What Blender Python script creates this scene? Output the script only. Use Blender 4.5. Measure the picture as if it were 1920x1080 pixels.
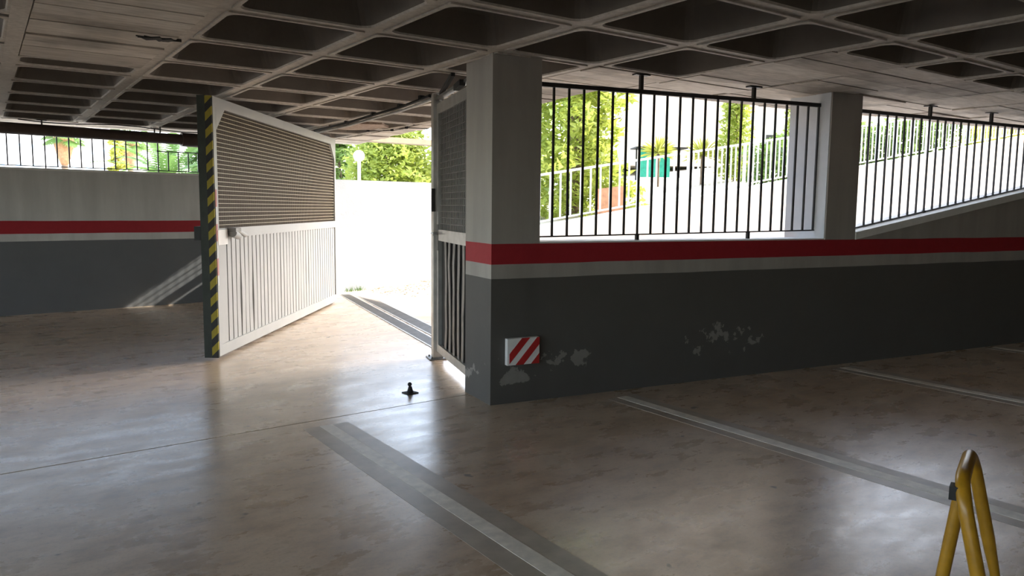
import bpy, math, random
from mathutils import Vector, Matrix
random.seed(7)
C = bpy.context.scene.collection
for o in list(bpy.data.objects): bpy.data.objects.remove(o, do_unlink=True)
scn = bpy.context.scene
R = math.radians
# ------------------------------------------------------------------ camera
EYE = 1.55; F = 1421.85; YAW, PIT, ROL = R(54.9227), R(-6.0245), R(0.6194)
fw = Vector((math.cos(YAW)*math.cos(PIT), math.sin(YAW)*math.cos(PIT), math.sin(PIT)))
r0 = Vector((math.sin(YAW), -math.cos(YAW), 0)); u0 = r0.cross(fw)
rt = math.cos(ROL)*r0 + math.sin(ROL)*u0; up = -math.sin(ROL)*r0 + math.cos(ROL)*u0
cam_d = bpy.data.cameras.new('camera'); cam = bpy.data.objects.new('camera', cam_d); C.objects.link(cam)
cam_d.sensor_width = 36; cam_d.lens = F/1920*36; cam_d.clip_end = 600; cam_d.clip_start = 0.05
m = Matrix((rt, up, -fw)).transposed().to_4x4(); m.translation = (0, 0, EYE); cam.matrix_world = m
scn.camera = cam
def ray(x, y): return fw + (x-960)/F*rt - (y-540)/F*up
def at(x, y, z=0.0):                       # the point at height z seen at a pixel
    d = ray(x, y); t = (z-EYE)/d.z; return Vector((d.x*t, d.y*t, z))
def deep(x, depth, z=0.0):                 # ground point of a pixel column at a given depth
    u = (x-960)/F; return Vector(((0.5747+u*0.8184)*depth, (0.8184-u*0.5747)*depth, z))
# ------------------------------------------------------------------ light
SUN = Vector((-0.80, 0.22, -0.55)).normalized()
scn.view_settings.view_transform = 'Standard'; scn.view_settings.look = 'None'
scn.view_settings.gamma = 1; scn.view_settings.use_curve_mapping = False
scn.view_settings.exposure = 2.85
wd = bpy.data.worlds.new('sky'); scn.world = wd; wd.use_nodes = True
wn = wd.node_tree; bg = wn.nodes['Background']; sk = wn.nodes.new('ShaderNodeTexSky')
sk.sky_type = 'NISHITA'; sk.sun_disc = False; sk.sun_elevation = math.asin(-SUN.z)
sk.sun_rotation = math.atan2(-SUN.x, -SUN.y); sk.air_density = 1.0; sk.dust_density = 2.2
hs = wn.nodes.new('ShaderNodeHueSaturation'); hs.inputs['Saturation'].default_value = .70; wn.links.new(sk.outputs[0], hs.inputs['Color']); wn.links.new(hs.outputs[0], bg.inputs[0]); bg.inputs[1].default_value = 0.24
sl = bpy.data.lights.new('sun', 'SUN'); sl.energy = 1.15; sl.angle = R(0.6); sl.color = (1, 0.95, 0.86)
so = bpy.data.objects.new('sun', sl); C.objects.link(so); so.location = (20, -8, 20)
so.rotation_euler = SUN.to_track_quat('-Z', 'Y').to_euler()
# ------------------------------------------------------------------ materials
MATS = {}
class NT:
    def __init__(s, name):
        s.m = bpy.data.materials.new(name); s.m.use_nodes = True; s.t = s.m.node_tree
        s.b = s.t.nodes['Principled BSDF']; MATS[name] = s.m
    def n(s, typ, **k):
        x = s.t.nodes.new(typ)
        for a, v in k.items(): setattr(x, a, v)
        return x
    def l(s, a, b): s.t.links.new(a, b)
    def pos(s):
        if not hasattr(s, '_p'): s._p = s.n('ShaderNodeNewGeometry').outputs['Position']
        return s._p
    def scaled(s, v):
        mp = s.n('ShaderNodeMapping'); mp.inputs['Scale'].default_value = v; s.l(s.pos(), mp.inputs[0]); return mp.outputs[0]
    def noise(s, scale, detail=4, rough=.55, vec=None):
        x = s.n('ShaderNodeTexNoise'); x.inputs['Scale'].default_value = scale
        x.inputs['Detail'].default_value = detail; x.inputs['Roughness'].default_value = rough
        s.l(vec if vec is not None else s.pos(), x.inputs['Vector']); return x.outputs['Fac']
    def ramp(s, fac, stops, mode='LINEAR'):
        x = s.n('ShaderNodeValToRGB'); x.color_ramp.interpolation = mode; e = x.color_ramp.elements
        while len(e) < len(stops): e.new(0.5)
        for q, (p, c) in zip(e, stops):
            q.position = p; q.color = (*c, 1) if not isinstance(c, (int, float)) else (c, c, c, 1)
        s.l(fac, x.inputs[0]); return x.outputs[0]
    def mix(s, fac, a, b, blend='MIX'):
        x = s.n('ShaderNodeMix', data_type='RGBA', blend_type=blend)
        for i, v in ((0, fac), (6, a), (7, b)):
            if isinstance(v, (int, float)): x.inputs[i].default_value = v if i == 0 else (v, v, v, 1)
            elif isinstance(v, tuple): x.inputs[i].default_value = (*v, 1)
            else: s.l(v, x.inputs[i])
        return x.outputs[2]
    def math(s, op, a, b=0.0, c=0.0):
        x = s.n('ShaderNodeMath', operation=op)
        for i, v in enumerate((a, b, c)):
            if isinstance(v, (int, float)): x.inputs[i].default_value = v
            else: s.l(v, x.inputs[i])
        return x.outputs[0]
    def xyz(s):
        x = s.n('ShaderNodeSeparateXYZ'); s.l(s.pos(), x.inputs[0]); return x.outputs
    def col(s, v): s.l(v, s.b.inputs['Base Color'])
    def bump(s, h, strength=.3, dist=.01):
        x = s.n('ShaderNodeBump'); x.inputs['Strength'].default_value = strength; x.inputs['Distance'].default_value = dist
        s.l(h, x.inputs['Height']); s.l(x.outputs[0], s.b.inputs['Normal'])
    def rough(s, v):
        if isinstance(v, (int, float)): s.b.inputs['Roughness'].default_value = v
        else: s.l(v, s.b.inputs['Roughness'])
def plain(name, c, rough=.6, metal=0, var=.18, scale=9.0, bump=0.0):
    t = NT(name); f = t.noise(scale, 5)
    t.col(t.mix(t.ramp(f, [(.3, 0.0), (.7, 1.0)]), tuple(v*(1-var) for v in c), tuple(min(1, v*(1+var)) for v in c)))
    t.rough(rough); t.b.inputs['Metallic'].default_value = metal
    if bump: t.bump(t.noise(scale*6, 4), bump)
    return t.m
def mat_floor():
    t = NT('polished_concrete')
    a = t.noise(.5, 5, .6); b = t.noise(2.6, 8, .7, t.scaled((1.0, 1.8, 1))); c = t.noise(15, 6, .7, t.scaled((.7, 1.4, 1))); e = t.noise(60, 4, .6)
    base = t.ramp(a, [(.30, (.42, .285, .175)), (.5, (.54, .395, .265)), (.70, (.59, .465, .34))])
    base = t.mix(t.ramp(b, [(.40, .0), (.66, .6)]), base, (.68, .56, .425))
    base = t.mix(t.ramp(b, [(.28, .75), (.52, 0.0)]), base, (.29, .225, .165))
    base = t.mix(t.ramp(c, [(.28, .5), (.44, 0.0)]), base, (.20, .165, .13))
    base = t.mix(t.ramp(e, [(.3, .25), (.5, 0.0)]), base, (.22, .18, .14))
    spots = t.noise(6.5, 2, .4); base = t.mix(t.ramp(spots, [(.235, .85), (.265, 0.0)]), base, (.06, .05, .042))
    t.col(base)
    rr = t.n('ShaderNodeMapRange'); t.l(t.noise(2.3, 7, .66, t.scaled((1.0, 1.9, 1))), rr.inputs[0])
    rr.inputs[1].default_value = .3; rr.inputs[2].default_value = .7; rr.inputs[3].default_value = .19; rr.inputs[4].default_value = .42
    t.rough(rr.outputs[0]); t.b.inputs['Specular IOR Level'].default_value = .7; t.b.inputs['Coat Weight'].default_value = .45; t.b.inputs['Coat Roughness'].default_value = .24
    t.bump(t.math('ADD', t.noise(4, 6, .65), t.math('MULTIPLY', c, .25)), .10, .02)
mat_floor()
def mat_wall(name, z1, z2, z3, peel, wa, wb, ga, gb):
    t = NT(name); X, Y, Z = t.xyz()
    zz = t.math('ADD', Z, t.math('MULTIPLY_ADD', t.noise(1.6, 3), .012, -.006))
    def above(h): return t.math('GREATER_THAN', zz, h)
    n1 = t.noise(2.2, 6, .65); n2 = t.noise(14, 5, .7)
    grey = t.mix(n1, ga, gb); white = t.mix(n1, wa, wb); red = t.mix(n2, (.30, .012, .018), (.40, .02, .03))
    stain = t.ramp(t.noise(1.0, 5, .6, t.scaled((4, 4, .5))), [(.35, .72), (.6, 1.0)])
    white = t.mix(.55, white, stain, 'MULTIPLY')
    if peel:
        pl = t.noise(8, 6, .6)
        mask = None
        for (cx, cz, sx, sz) in peel:
            dx = t.math('DIVIDE', t.math('SUBTRACT', X, cx), sx); dz = t.math('DIVIDE', t.math('SUBTRACT', Z, cz), sz)
            d = t.math('ADD', t.math('MULTIPLY', dx, dx), t.math('MULTIPLY', dz, dz))
            v = t.math('SUBTRACT', t.math('ADD', pl, .10), t.math('MULTIPLY', d, .11))
            mask = v if mask is None else t.math('MAXIMUM', mask, v)
        mk = t.ramp(mask, [(.59, 0.0), (.615, 1.0)])
        grey = t.mix(mk, grey, t.mix(n2, (.21, .195, .175), (.30, .28, .25)))
    c = t.mix(above(z1), grey, white); c = t.mix(above(z2), c, red); c = t.mix(above(z3), c, white)
    t.col(c); t.rough(.62); t.bump(t.math('ADD', n2, t.math('MULTIPLY', n1, 2)), .25, .006)
mat_wall('painted_wall', 1.0, 1.113, 1.272, [(3.72, .34, .42, .10), (3.95, .33, .28, .14), (5.6, .36, .5, .13), (5.5, .44, .12, .12), (3.45, .22, .2, .1)], (.34, .31, .275), (.43, .395, .355), (.082, .076, .068), (.115, .107, .097))
mat_wall('painted_wall_far', 1.018, 1.122, 1.30, None, (.56, .55, .52), (.68, .67, .63), (.115, .12, .122), (.155, .16, .162))  # same banded paint, lightened in colour to stand in for brighter light there
def mat_concrete(name, a, b, sc=3.0, streak=(1.2, 6, 1), rough=.8, dark=.25):
    t = NT(name); n1 = t.noise(sc, 6, .65, t.scaled(streak)); n2 = t.noise(1.1, 5, .6); n3 = t.noise(40, 3)
    c = t.mix(t.ramp(n1, [(.3, 0.0), (.7, 1.0)]), a, b)
    c = t.mix(t.ramp(n2, [(.33, dark*2.4), (.52, 0.0)]), c, tuple(v*.45 for v in a))
    t.col(c); t.rough(rough); t.bump(t.math('ADD', n1, t.math('MULTIPLY', n3, .3)), .35, .012)
mat_concrete('board_concrete', (.40, .35, .29), (.70, .63, .54), 3, (1.5, 9, 1), .8, .35)
mat_concrete('board_concrete_dark', (.36, .315, .26), (.58, .52, .45), 3, (1.5, 9, 1), .8, .35)
mat_concrete('board_concrete_pale', (.50, .45, .38), (.74, .68, .60), 3, (1.5, 9, 1), .8, .3)
mat_concrete('rib_concrete', (.44, .395, .335), (.64, .585, .51), 5, (4, 4, 4), .75, .15)
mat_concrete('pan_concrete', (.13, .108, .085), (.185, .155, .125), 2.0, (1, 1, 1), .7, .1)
mat_concrete('spalled_concrete', (.20, .13, .09), (.42, .33, .26), 22, (1, 1, 1), .95, .3)
mat_concrete('ramp_concrete', (.50, .41, .32), (.66, .56, .46), 2.5, (1, 1, 1), .85, .1)
mat_concrete('white_render', (.36, .385, .42), (.43, .455, .485), 3, (1, 1, 1), .8, .05)  # ramp wall: shade is put into the darker, bluish base colour
mat_concrete('pillar_render', (.60, .62, .65), (.70, .71, .72), 3, (1, 1, 1), .8, .05)
mat_concrete('white_coping', (.74, .72, .68), (.86, .84, .80), 6, (1, 1, 1), .7, .05)
mat_concrete('garden_soil', (.42, .38, .30), (.55, .50, .42), 2, (1, 1, 1), .95, .2)
plain('line_paint', (.80, .74, .64), .40, var=.16, scale=14)
plain('line_border', (.42, .36, .29), .36, var=.2, scale=6)
plain('joint_dark', (.045, .04, .035), .9)
plain('gate_paint', (.42, .425, .415), .38, var=.05, scale=3)
plain('gate_back', (.066, .044, .022), .6, var=.15, scale=60)
plain('wire_pale', (.50, .42, .29), .45, var=.08)
plain('edge_grey', (.035, .040, .032), .85)
plain('black_metal', (.012, .011, .010), .7, 0)
plain('dark_bar', (.030, .028, .027), .5, .2)
plain('steel', (.50, .50, .48), .38, .7, var=.15)
plain('steel_dark', (.20, .195, .185), .45, .6)
plain('pipe_brown', (.085, .055, .042), .55)
plain('yellow_paint', (.40, .20, .012), .32, var=.14, scale=20)
plain('rubber', (.02, .02, .02), .7)
plain('tape_white', (.78, .76, .72), .5, var=.06)
plain('cable_grey', (.42, .41, .39), .5)
plain('rail_white', (.70, .74, .78), .45, var=.05)
plain('cream_render', (.80, .68, .54), .8, var=.06)
plain('white_facade', (.78, .78, .77), .8, var=.04)
plain('window_blue', (.42, .55, .68), .25)
plain('window_dark', (.05, .055, .06), .2)
plain('teal_panel', (.03, .38, .27), .5)
plain('beam_tan', (.40, .31, .22), .85, var=.08)
plain('terracotta', (.58, .30, .17), .8)
plain('bark', (.16, .115, .08), .9, bump=.5)
plain('palm_skirt', (.34, .19, .10), .9, var=.3, scale=5)
plain('globe_white', (.85, .85, .84), .3, var=.02)
plain('red_paint', (.45, .02, .02), .5)
def mat_translucent(name, c):
    t = NT(name); t.col(t.mix(t.noise(6, 3), tuple(v*.85 for v in c), c)); t.rough(.5)
    tr = t.n('ShaderNodeBsdfTranslucent'); tr.inputs[0].default_value = (*c, 1)
    mx = t.n('ShaderNodeMixShader'); mx.inputs[0].default_value = .5; out = t.t.nodes['Material Output']
    t.l(t.b.outputs[0], mx.inputs[1]); t.l(tr.outputs[0], mx.inputs[2]); t.l(mx.outputs[0], out.inputs[0])
mat_translucent('door_panel_grey', (.30, .30, .29))
def mat_leaf(name, a, b):
    t = NT(name); oi = t.noise(3.1, 3); g = t.noise(37, 2)
    t.col(t.mix(t.ramp(t.mix(.5, oi, g), [(.36, 0.0), (.64, 1.0)]), a, b)); t.rough(.55)
    t.b.inputs['Transmission Weight'].default_value = 0
    tr = t.n('ShaderNodeBsdfTranslucent'); tr.inputs[0].default_value = (*[min(1, v*1.25) for v in b], 1)
    mx = t.n('ShaderNodeMixShader'); mx.inputs[0].default_value = .35
    out = t.t.nodes['Material Output']; t.l(t.b.outputs[0], mx.inputs[1]); t.l(tr.outputs[0], mx.inputs[2]); t.l(mx.outputs[0], out.inputs[0])
mat_leaf('leaf_conifer', (.13, .20, .028), (.44, .50, .10))
mat_leaf('leaf_hedge', (.07, .15, .03), (.20, .30, .07))
mat_leaf('leaf_yellow', (.30, .34, .05), (.48, .48, .10))
mat_leaf('leaf_palm', (.05, .12, .03), (.14, .24, .06))
mat_leaf('leaf_dry', (.24, .13, .06), (.38, .24, .12))
def stripes(name, a, b, period, kx, ky, kz):
    t = NT(name); d = t.n('ShaderNodeVectorMath', operation='DOT_PRODUCT'); t.l(t.pos(), d.inputs[0]); d.inputs[1].default_value = (kx, ky, kz)
    f = t.math('GREATER_THAN', t.math('FRACT', t.math('DIVIDE', d.outputs['Value'], period)), .5)
    n = t.noise(30, 3); t.col(t.mix(t.math('MULTIPLY', n, .35), t.mix(f, a, b), (.05, .045, .03))); t.rough(.75)
# ------------------------------------------------------------------ mesh helpers
class MB:
    def __init__(s): s.v = []; s.f = []; s.mi = []; s.sm = []
    def add(s, vs, fs, mi=0, smooth=False):
        o = len(s.v); s.v += [tuple(v) for v in vs]
        for f in fs: s.f.append([o+i for i in f]); s.mi.append(mi); s.sm.append(smooth)
        return s
    def box(s, c, d, rz=0, mi=0):
        cs, sn = math.cos(rz), math.sin(rz); vs = []
        for z in (-.5, .5):
            for x, y in ((-.5, -.5), (.5, -.5), (.5, .5), (-.5, .5)):
                X, Y = x*d[0], y*d[1]; vs.append((c[0]+X*cs-Y*sn, c[1]+X*sn+Y*cs, c[2]+z*d[2]))
        return s.add(vs, [(3, 2, 1, 0), (4, 5, 6, 7), (0, 1, 5, 4), (1, 2, 6, 5), (2, 3, 7, 6), (3, 0, 4, 7)], mi)
    def prism(s, poly, z0, z1, mi=0):              # z0/z1 number or function of (x, y)
        g0 = z0 if callable(z0) else (lambda x, y: z0); g1 = z1 if callable(z1) else (lambda x, y: z1)
        n = len(poly); vs = [(x, y, g0(x, y)) for x, y in poly] + [(x, y, g1(x, y)) for x, y in poly]
        fs = [tuple(range(n-1, -1, -1)), tuple(range(n, 2*n))] + [(i, (i+1) % n, n+(i+1) % n, n+i) for i in range(n)]
        return s.add(vs, fs, mi)
    def bar(s, p, q, w, h, upv=(0, 0, 1), mi=0):   # a rectangular bar from p to q
        p, q = Vector(p), Vector(q); d = (q-p).normalized(); u = Vector(upv)
        a = d.cross(u)
        if a.length < 1e-4: a = d.cross(Vector((1, 0, 0)))
        a.normalize(); b = a.cross(d).normalized(); vs = []
        for e in (p, q):
            for i, j in ((-1, -1), (1, -1), (1, 1), (-1, 1)): vs.append(e+a*(i*w/2)+b*(j*h/2))
        return s.add(vs, [(3, 2, 1, 0), (4, 5, 6, 7), (0, 1, 5, 4), (1, 2, 6, 5), (2, 3, 7, 6), (3, 0, 4, 7)], mi)
    def tube(s, pts, r, seg=10, mi=0, cap=True):
        pts = [Vector(p) for p in pts]; n = len(pts); rs = r if isinstance(r, (list, tuple)) else [r]*n
        t0 = (pts[1]-pts[0]).normalized(); a = t0.cross(Vector((0, 0, 1)))
        if a.length < .05: a = t0.cross(Vector((1, 0, 0)))
        a.normalize(); vs = []
        for i, p in enumerate(pts):
            t = (pts[min(i+1, n-1)]-pts[max(i-1, 0)]).normalized(); a = (a-t*a.dot(t)).normalized(); b = t.cross(a)
            for k in range(seg):
                g = 2*math.pi*k/seg; vs.append(p+(a*math.cos(g)+b*math.sin(g))*rs[i])
        fs = [(i*seg+k, i*seg+(k+1) % seg, (i+1)*seg+(k+1) % seg, (i+1)*seg+k) for i in range(n-1) for k in range(seg)]
        s.add(vs, fs, mi, True)
        if cap:
            s.add(vs[:seg], [tuple(range(seg-1, -1, -1))], mi); s.add(vs[-seg:], [tuple(range(seg))], mi)
        return s
    def lathe(s, c, prof, seg=16, mi=0):
        vs = []; n = len(prof)
        for r, z in prof:
            for k in range(seg):
                g = 2*math.pi*k/seg; vs.append((c[0]+r*math.cos(g), c[1]+r*math.sin(g), c[2]+z))
        fs = [(i*seg+k, i*seg+(k+1) % seg, (i+1)*seg+(k+1) % seg, (i+1)*seg+k) for i in range(n-1) for k in range(seg)]
        fs += [tuple(range(seg-1, -1, -1)), tuple((n-1)*seg+k for k in range(seg))]
        return s.add(vs, fs, mi, True)
    def mesh(s, name, mats, off=(0, 0, 0)):
        me = bpy.data.meshes.new(name); me.from_pydata([(v[0]-off[0], v[1]-off[1], v[2]-off[2]) for v in s.v], [], s.f)
        for mm in ([mats] if isinstance(mats, str) else mats): me.materials.append(MATS[mm])
        me.polygons.foreach_set('material_index', s.mi); me.polygons.foreach_set('use_smooth', s.sm); me.update(); return me
ORG = {}
def link(o, parent, org):
    C.objects.link(o); ORG[o.name] = Vector(org)
    if parent: o.parent = parent
    return o
def ob(name, mb, mats, parent=None, base=None):
    """one mesh object built in world coordinates; base = its own origin"""
    po = ORG[parent.name] if parent else Vector((0, 0, 0)); b = Vector(base) if base is not None else po
    o = bpy.data.objects.new(name, mb.mesh(name, mats, b)); o.location = b-po
    return link(o, parent, b)
def inst(name, me, loc, parent=None, rot=(0, 0, 0)):
    po = ORG[parent.name] if parent else Vector((0, 0, 0))
    o = bpy.data.objects.new(name, me); o.location = Vector(loc)-po; o.rotation_euler = rot
    return link(o, parent, loc)
def tag(o, label, cat, group=None):
    o['label'] = label; o['category'] = cat
    if group: o['group'] = group
    return o
def struct(o, label=None):
    o['kind'] = 'structure'
    if label: o['label'] = label
    return o
def thing(name, loc, label, cat, group=None):
    o = bpy.data.objects.new(name, None); o.location = loc; o.empty_display_size = .1
    link(o, None, loc); return tag(o, label, cat, group)
def clip(poly, a, b, c):                           # keep a*x+b*y <= c
    out = []
    for i in range(len(poly)):
        p, q = poly[i], poly[(i+1) % len(poly)]; dp = a*p[0]+b*p[1]-c; dq = a*q[0]+b*q[1]-c
        if dp <= 0: out.append(p)
        if dp*dq < 0:
            t = dp/(dp-dq); out.append((p[0]+(q[0]-p[0])*t, p[1]+(q[1]-p[1])*t))
    return out
# ------------------------------------------------------------------ frames of the place
CX, CY = 3.226, 4.876; WX, WY = .9897, -.1431; NX, NY = .1431, .9897      # right wall: corner, direction, outward normal
def wp(s, off=0.0, z=0.0): return (CX+WX*s+NX*off, CY+WY*s+NY*off, z)
WANG = math.atan2(WY, WX)
def lw(x, off=0.0): return 12.40+.10*x+off                                 # left wall face
GX, GY = .2007, .9797; HX, HY = .9797, -.2007                              # gate line direction, outward
def gp(t, off=0.0, z=0.0): return (4.065+GX*t+HX*off, 7.389+GY*t+HY*off, z)
ZC = 2.70
def ramp_z(x):
    if x < 5: return .004
    if x < 8: return .004+.163*(x-5)**2/6
    if x < 27: return .2485+.163*(x-8)
    return .2485+.163*19+.03*(x-27)
# ------------------------------------------------------------------ floor
b = MB()
jy = lambda x: 5.118+.0475*x
FLX = 34
b.prism([(-9, -9), (FLX, -9), (FLX, jy(FLX)-.006), (-9, jy(-9)-.006)], -.2, 0)
b.prism([(-9, jy(-9)+.006), (FLX, jy(FLX)+.006), (FLX, 13.3), (-9, 13.3)], -.2, 0)
b.prism([(-9, jy(-9)-.006), (FLX, jy(FLX)-.006), (FLX, jy(FLX)+.006), (-9, jy(-9)+.006)], -.2, -.02, 1)
floor = struct(ob('floor', b, ['polished_concrete', 'joint_dark']), 'polished concrete garage floor with painted bay lines')
def lineset(x, y0, y1, w=.095, g=.12):
    ob('line_border', MB().prism([(x-w/2-g, y0), (x+w/2+g, y0), (x+w/2+g, y1), (x-w/2-g, y1)], 0, .0012), 'line_border', floor)
    ob('painted_line', MB().prism([(x-w/2, y0), (x+w/2, y0), (x+w/2, y1), (x-w/2, y1)], 0, .0025), 'line_paint', floor)
lineset(1.945, .2, 5.05); lineset(4.30, .2, 4.52, .10, .10); lineset(7.0, .2, 4.2); lineset(9.6, .2, 3.9); lineset(-.5, .2, 5.0)
# ------------------------------------------------------------------ right wall with pier, pillar, sills
b = MB(); TH = .30
b.prism([wp(.3)[:2], wp(4.06)[:2], wp(4.06, TH)[:2], wp(.3, TH)[:2]], -.05, 1.272)
z2 = lambda x, y: 1.272+max(0, ((x-CX)*WX+(y-CY)*WY)-4.06)*.163 if ((x-CX)*WX+(y-CY)*WY) < 12.7 else 2.70
S2 = 12.7
b.prism([wp(4.06)[:2], wp(S2)[:2], wp(S2, TH)[:2], wp(4.06, TH)[:2]], -.05, z2)
b.prism([wp(S2)[:2], wp(30)[:2], wp(30, TH)[:2], wp(S2, TH)[:2]], -.05, 2.72)
wr = struct(ob('wall_right', b, 'painted_wall'), 'grey, white and red banded garage wall under the barred openings')
ob('pier', MB().prism([wp(0)[:2], wp(.424)[:2], wp(.424, .5)[:2], wp(0, .5)[:2]], -.05, 2.93), 'painted_wall', wr)
b = MB().prism([wp(3.635)[:2], wp(4.06)[:2], wp(4.06, .2)[:2], wp(3.635, .2)[:2]], 1.272, 2.72)
ob('pillar', b, 'painted_wall', wr)
ob('pillar_reveal', MB().prism([wp(3.63, .015)[:2], wp(4.065, .015)[:2], wp(4.065, .52)[:2], wp(3.63, .52)[:2]], 1.0, 2.72), 'pillar_render', wr)
ob('window_sill', MB().prism([wp(.42, .006)[:2], wp(3.635, .006)[:2], wp(3.635, .36)[:2], wp(.42, .36)[:2]], 1.268, 1.284), 'white_coping', wr)
zs = lambda x, y: 1.30+max(0, ((x-CX)*WX+(y-CY)*WY)-4.06)*.163
ob('window_sill', MB().prism([wp(4.06, -.012)[:2], wp(12.3, -.012)[:2], wp(12.3, .36)[:2], wp(4.06, .36)[:2]], lambda x, y: zs(x, y)-.03, lambda x, y: zs(x, y)+.045), 'white_coping', wr)
# ------------------------------------------------------------------ left wall
b = MB(); b.prism([(-9, lw(-9)), (4.9, lw(4.9)), (4.9, lw(4.9, .25)), (-9, lw(-9, .25))], -.05, 2.0)
wl = struct(ob('wall_left', b, 'painted_wall_far'), 'far garage wall painted grey, white and red below an open strip')
ob('wall_coping', MB().prism([(-9, lw(-9, -.01)), (4.9, lw(4.9, -.01)), (4.9, lw(4.9, .28)), (-9, lw(-9, .28))], 2.0, 2.03), 'white_coping', wl)
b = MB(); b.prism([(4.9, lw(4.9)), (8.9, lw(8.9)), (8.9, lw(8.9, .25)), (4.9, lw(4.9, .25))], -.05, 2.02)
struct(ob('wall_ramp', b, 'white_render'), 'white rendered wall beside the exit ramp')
# back of the garage
struct(ob('wall_back', MB().prism([(-9, -9.3), (FLX, -9.3), (FLX, -9), (-9, -9)], -.05, 3.0), 'painted_wall'))
struct(ob('wall_side', MB().prism([(-9.3, -9), (-9, -9), (-9, 11.4), (-9.3, 11.4)], -.05, 1.272), 'painted_wall'))  # kept low: the open strip above it is added to let daylight in
struct(ob('wall_end', MB().prism([(FLX, -9), (FLX+.3, -9), (FLX+.3, 2), (FLX, 2)], -.05, 3.0), 'painted_wall'))
# ------------------------------------------------------------------ ceiling: waffle slab
SX, SY = .975, .980; X0, Y0 = .27, 2.83
def gx(i): return X0+SX*i
def gy(j): return Y0+SY*j
W1 = wp(1.7, 1.1); WE = wp(31, 1.1)                 # slab edge along the barred wall
E0 = (5.03, 5.72); E1 = (5.78, 12.70)               # slab edge over the gateway
outline = [(-9, -9), (FLX, -9), (FLX, WE[1]), W1[:2], E0, E1, (5.85, 13.45), (-9, 13.30)]
b = MB(); b.prism([(-9, -9), (FLX, -9), (FLX, WE[1]), W1[:2], (-9, W1[1])], 2.965, 3.12); b.prism([(-9, W1[1]), W1[:2], E0, E1, (5.85, 13.45), (-9, 13.30)], 2.965, 3.12)
ceil = struct(ob('ceiling', b, 'rib_concrete'), 'concrete waffle slab with square coffers and board-marked solid zones')
def clip_slab(poly, zone):
    if zone == 'w':
        c = NX*W1[0]+NY*W1[1]; return clip(poly, NX, NY, c)
    ex, ey = E1[0]-E0[0], E1[1]-E0[1]; nx, ny = ey, -ex
    poly = clip(poly, nx, ny, nx*E0[0]+ny*E0[1])
    return clip(poly, -.01, 1, 13.40) if len(poly) > 2 else poly
def pan_mesh(lx, ly):
    b = MB(); r = .085; seg = 4
    def rr(hx, hy, rad, z):
        out = []
        for q, (sx, sy) in enumerate(((1, 1), (-1, 1), (-1, -1), (1, -1))):
            for k in range(seg+1):
                g = math.pi/2*(q+k/seg); out.append((sx*(hx-rad)+rad*math.cos(g), sy*(hy-rad)+rad*math.sin(g), z))
        return out
    hx, hy = lx/2-.040, ly/2-.040
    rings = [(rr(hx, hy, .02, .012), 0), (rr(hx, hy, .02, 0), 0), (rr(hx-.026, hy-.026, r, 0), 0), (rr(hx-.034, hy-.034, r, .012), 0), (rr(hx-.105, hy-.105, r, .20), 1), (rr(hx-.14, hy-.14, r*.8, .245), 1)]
    n = 4*(seg+1)
    for (a, _), (c, mi) in zip(rings, rings[1:]):
        b.add(a+c, [(k, n+k, n+(k+1) % n, (k+1) % n) for k in range(n)], mi)
    b.add(rings[-1][0], [tuple(range(n))], 1)
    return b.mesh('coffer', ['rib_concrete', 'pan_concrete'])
PAN = pan_mesh(SX, SY); PANH = {}
def coffer(x0, y0, x1, y1):
    k = (round(x1-x0, 3), round(y1-y0, 3))
    if k not in PANH: PANH[k] = PAN if k == (SX, SY) else pan_mesh(*k)
    inst('coffer', PANH[k], ((x0+x1)/2, (y0+y1)/2, ZC), ceil)
BV = ['board_concrete', 'board_concrete_dark', 'board_concrete_pale']
def boards(x0, y0, x1, y1, zone, n=4, prob=1):
    for q in range(n):
        ya = y0+(y1-y0)*q/n; yb = y0+(y1-y0)*(q+1)/n
        poly = [(x0+.003, ya+.003), (x1-.003, ya+.003), (x1-.003, yb-.003), (x0+.003, yb-.003)]
        poly = clip_slab(poly, zone)
        if len(poly) < 3: continue
        z = ZC+random.uniform(-.008, .012)
        ob('board_imprint', MB().prism(poly, z, 2.965), random.choice(BV), ceil)
for i in range(-3, 25):
    for j in range(-5, 10):
        x0, x1, y0, y1 = gx(i), gx(i+1), gy(j), gy(j+1); xm, ym = (x0+x1)/2, (y0+y1)/2
        head = math.degrees(math.atan2(ym, xm))
        far = math.hypot(xm, ym)
        if ym > 5.5 and xm > 5.2: continue
        seen = xm > -.8 and head > 14 and ym > 1.2
        wall_y = CY-.1446*(xm-CX)
        if y0 > wall_y+1.2 and xm > 3.2 and j < 3 and i >= 5: continue
        if not seen and (j < -1 or i < -1): continue
        if i <= 0 and i > -1 and j <= 3: boards(x0+.055, y0, x1-.04, y1, 'g' if j > 2 else 'w')
        elif i == 0 and j == 4:
            boards(x0+.055, y0, x1-.04, 7.24, 'g', 2); coffer(x0, 7.21, x1, y1)
        elif i >= 4 and i <= 4 and j == 2: boards(x0+.04, y0, x1, y1, 'w', 4)
        elif i == 4 and j in (3, 4): boards(x0, y0, x1, y1, 'g')
        elif i >= 5 and j >= 1 and i < 25: boards(x0, y0, x1, y1, 'w', 4 if i < 11 else 1)
        elif i >= 5 and j == 0:
            if i < 9: coffer(x0, y0, x1, 3.34); boards(x0, 3.31, x1, y1, 'w', 2)
            else: boards(x0, y0, x1, y1, 'w', 4 if i < 11 else 1)
        elif i >= 13 and j > -3: boards(x0, y0, x1, y1, 'w', 1)
        else: coffer(x0, y0, x1, y1)
for j in range(5, 10): boards(gx(5)+.03, gy(j), 6.1, gy(j+1), 'g', 3)         # edge strip over the gateway
for i in range(-3, 6): boards(gx(i), gy(10)+.0, gx(i+1), 13.6, 'g', 2)
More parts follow.
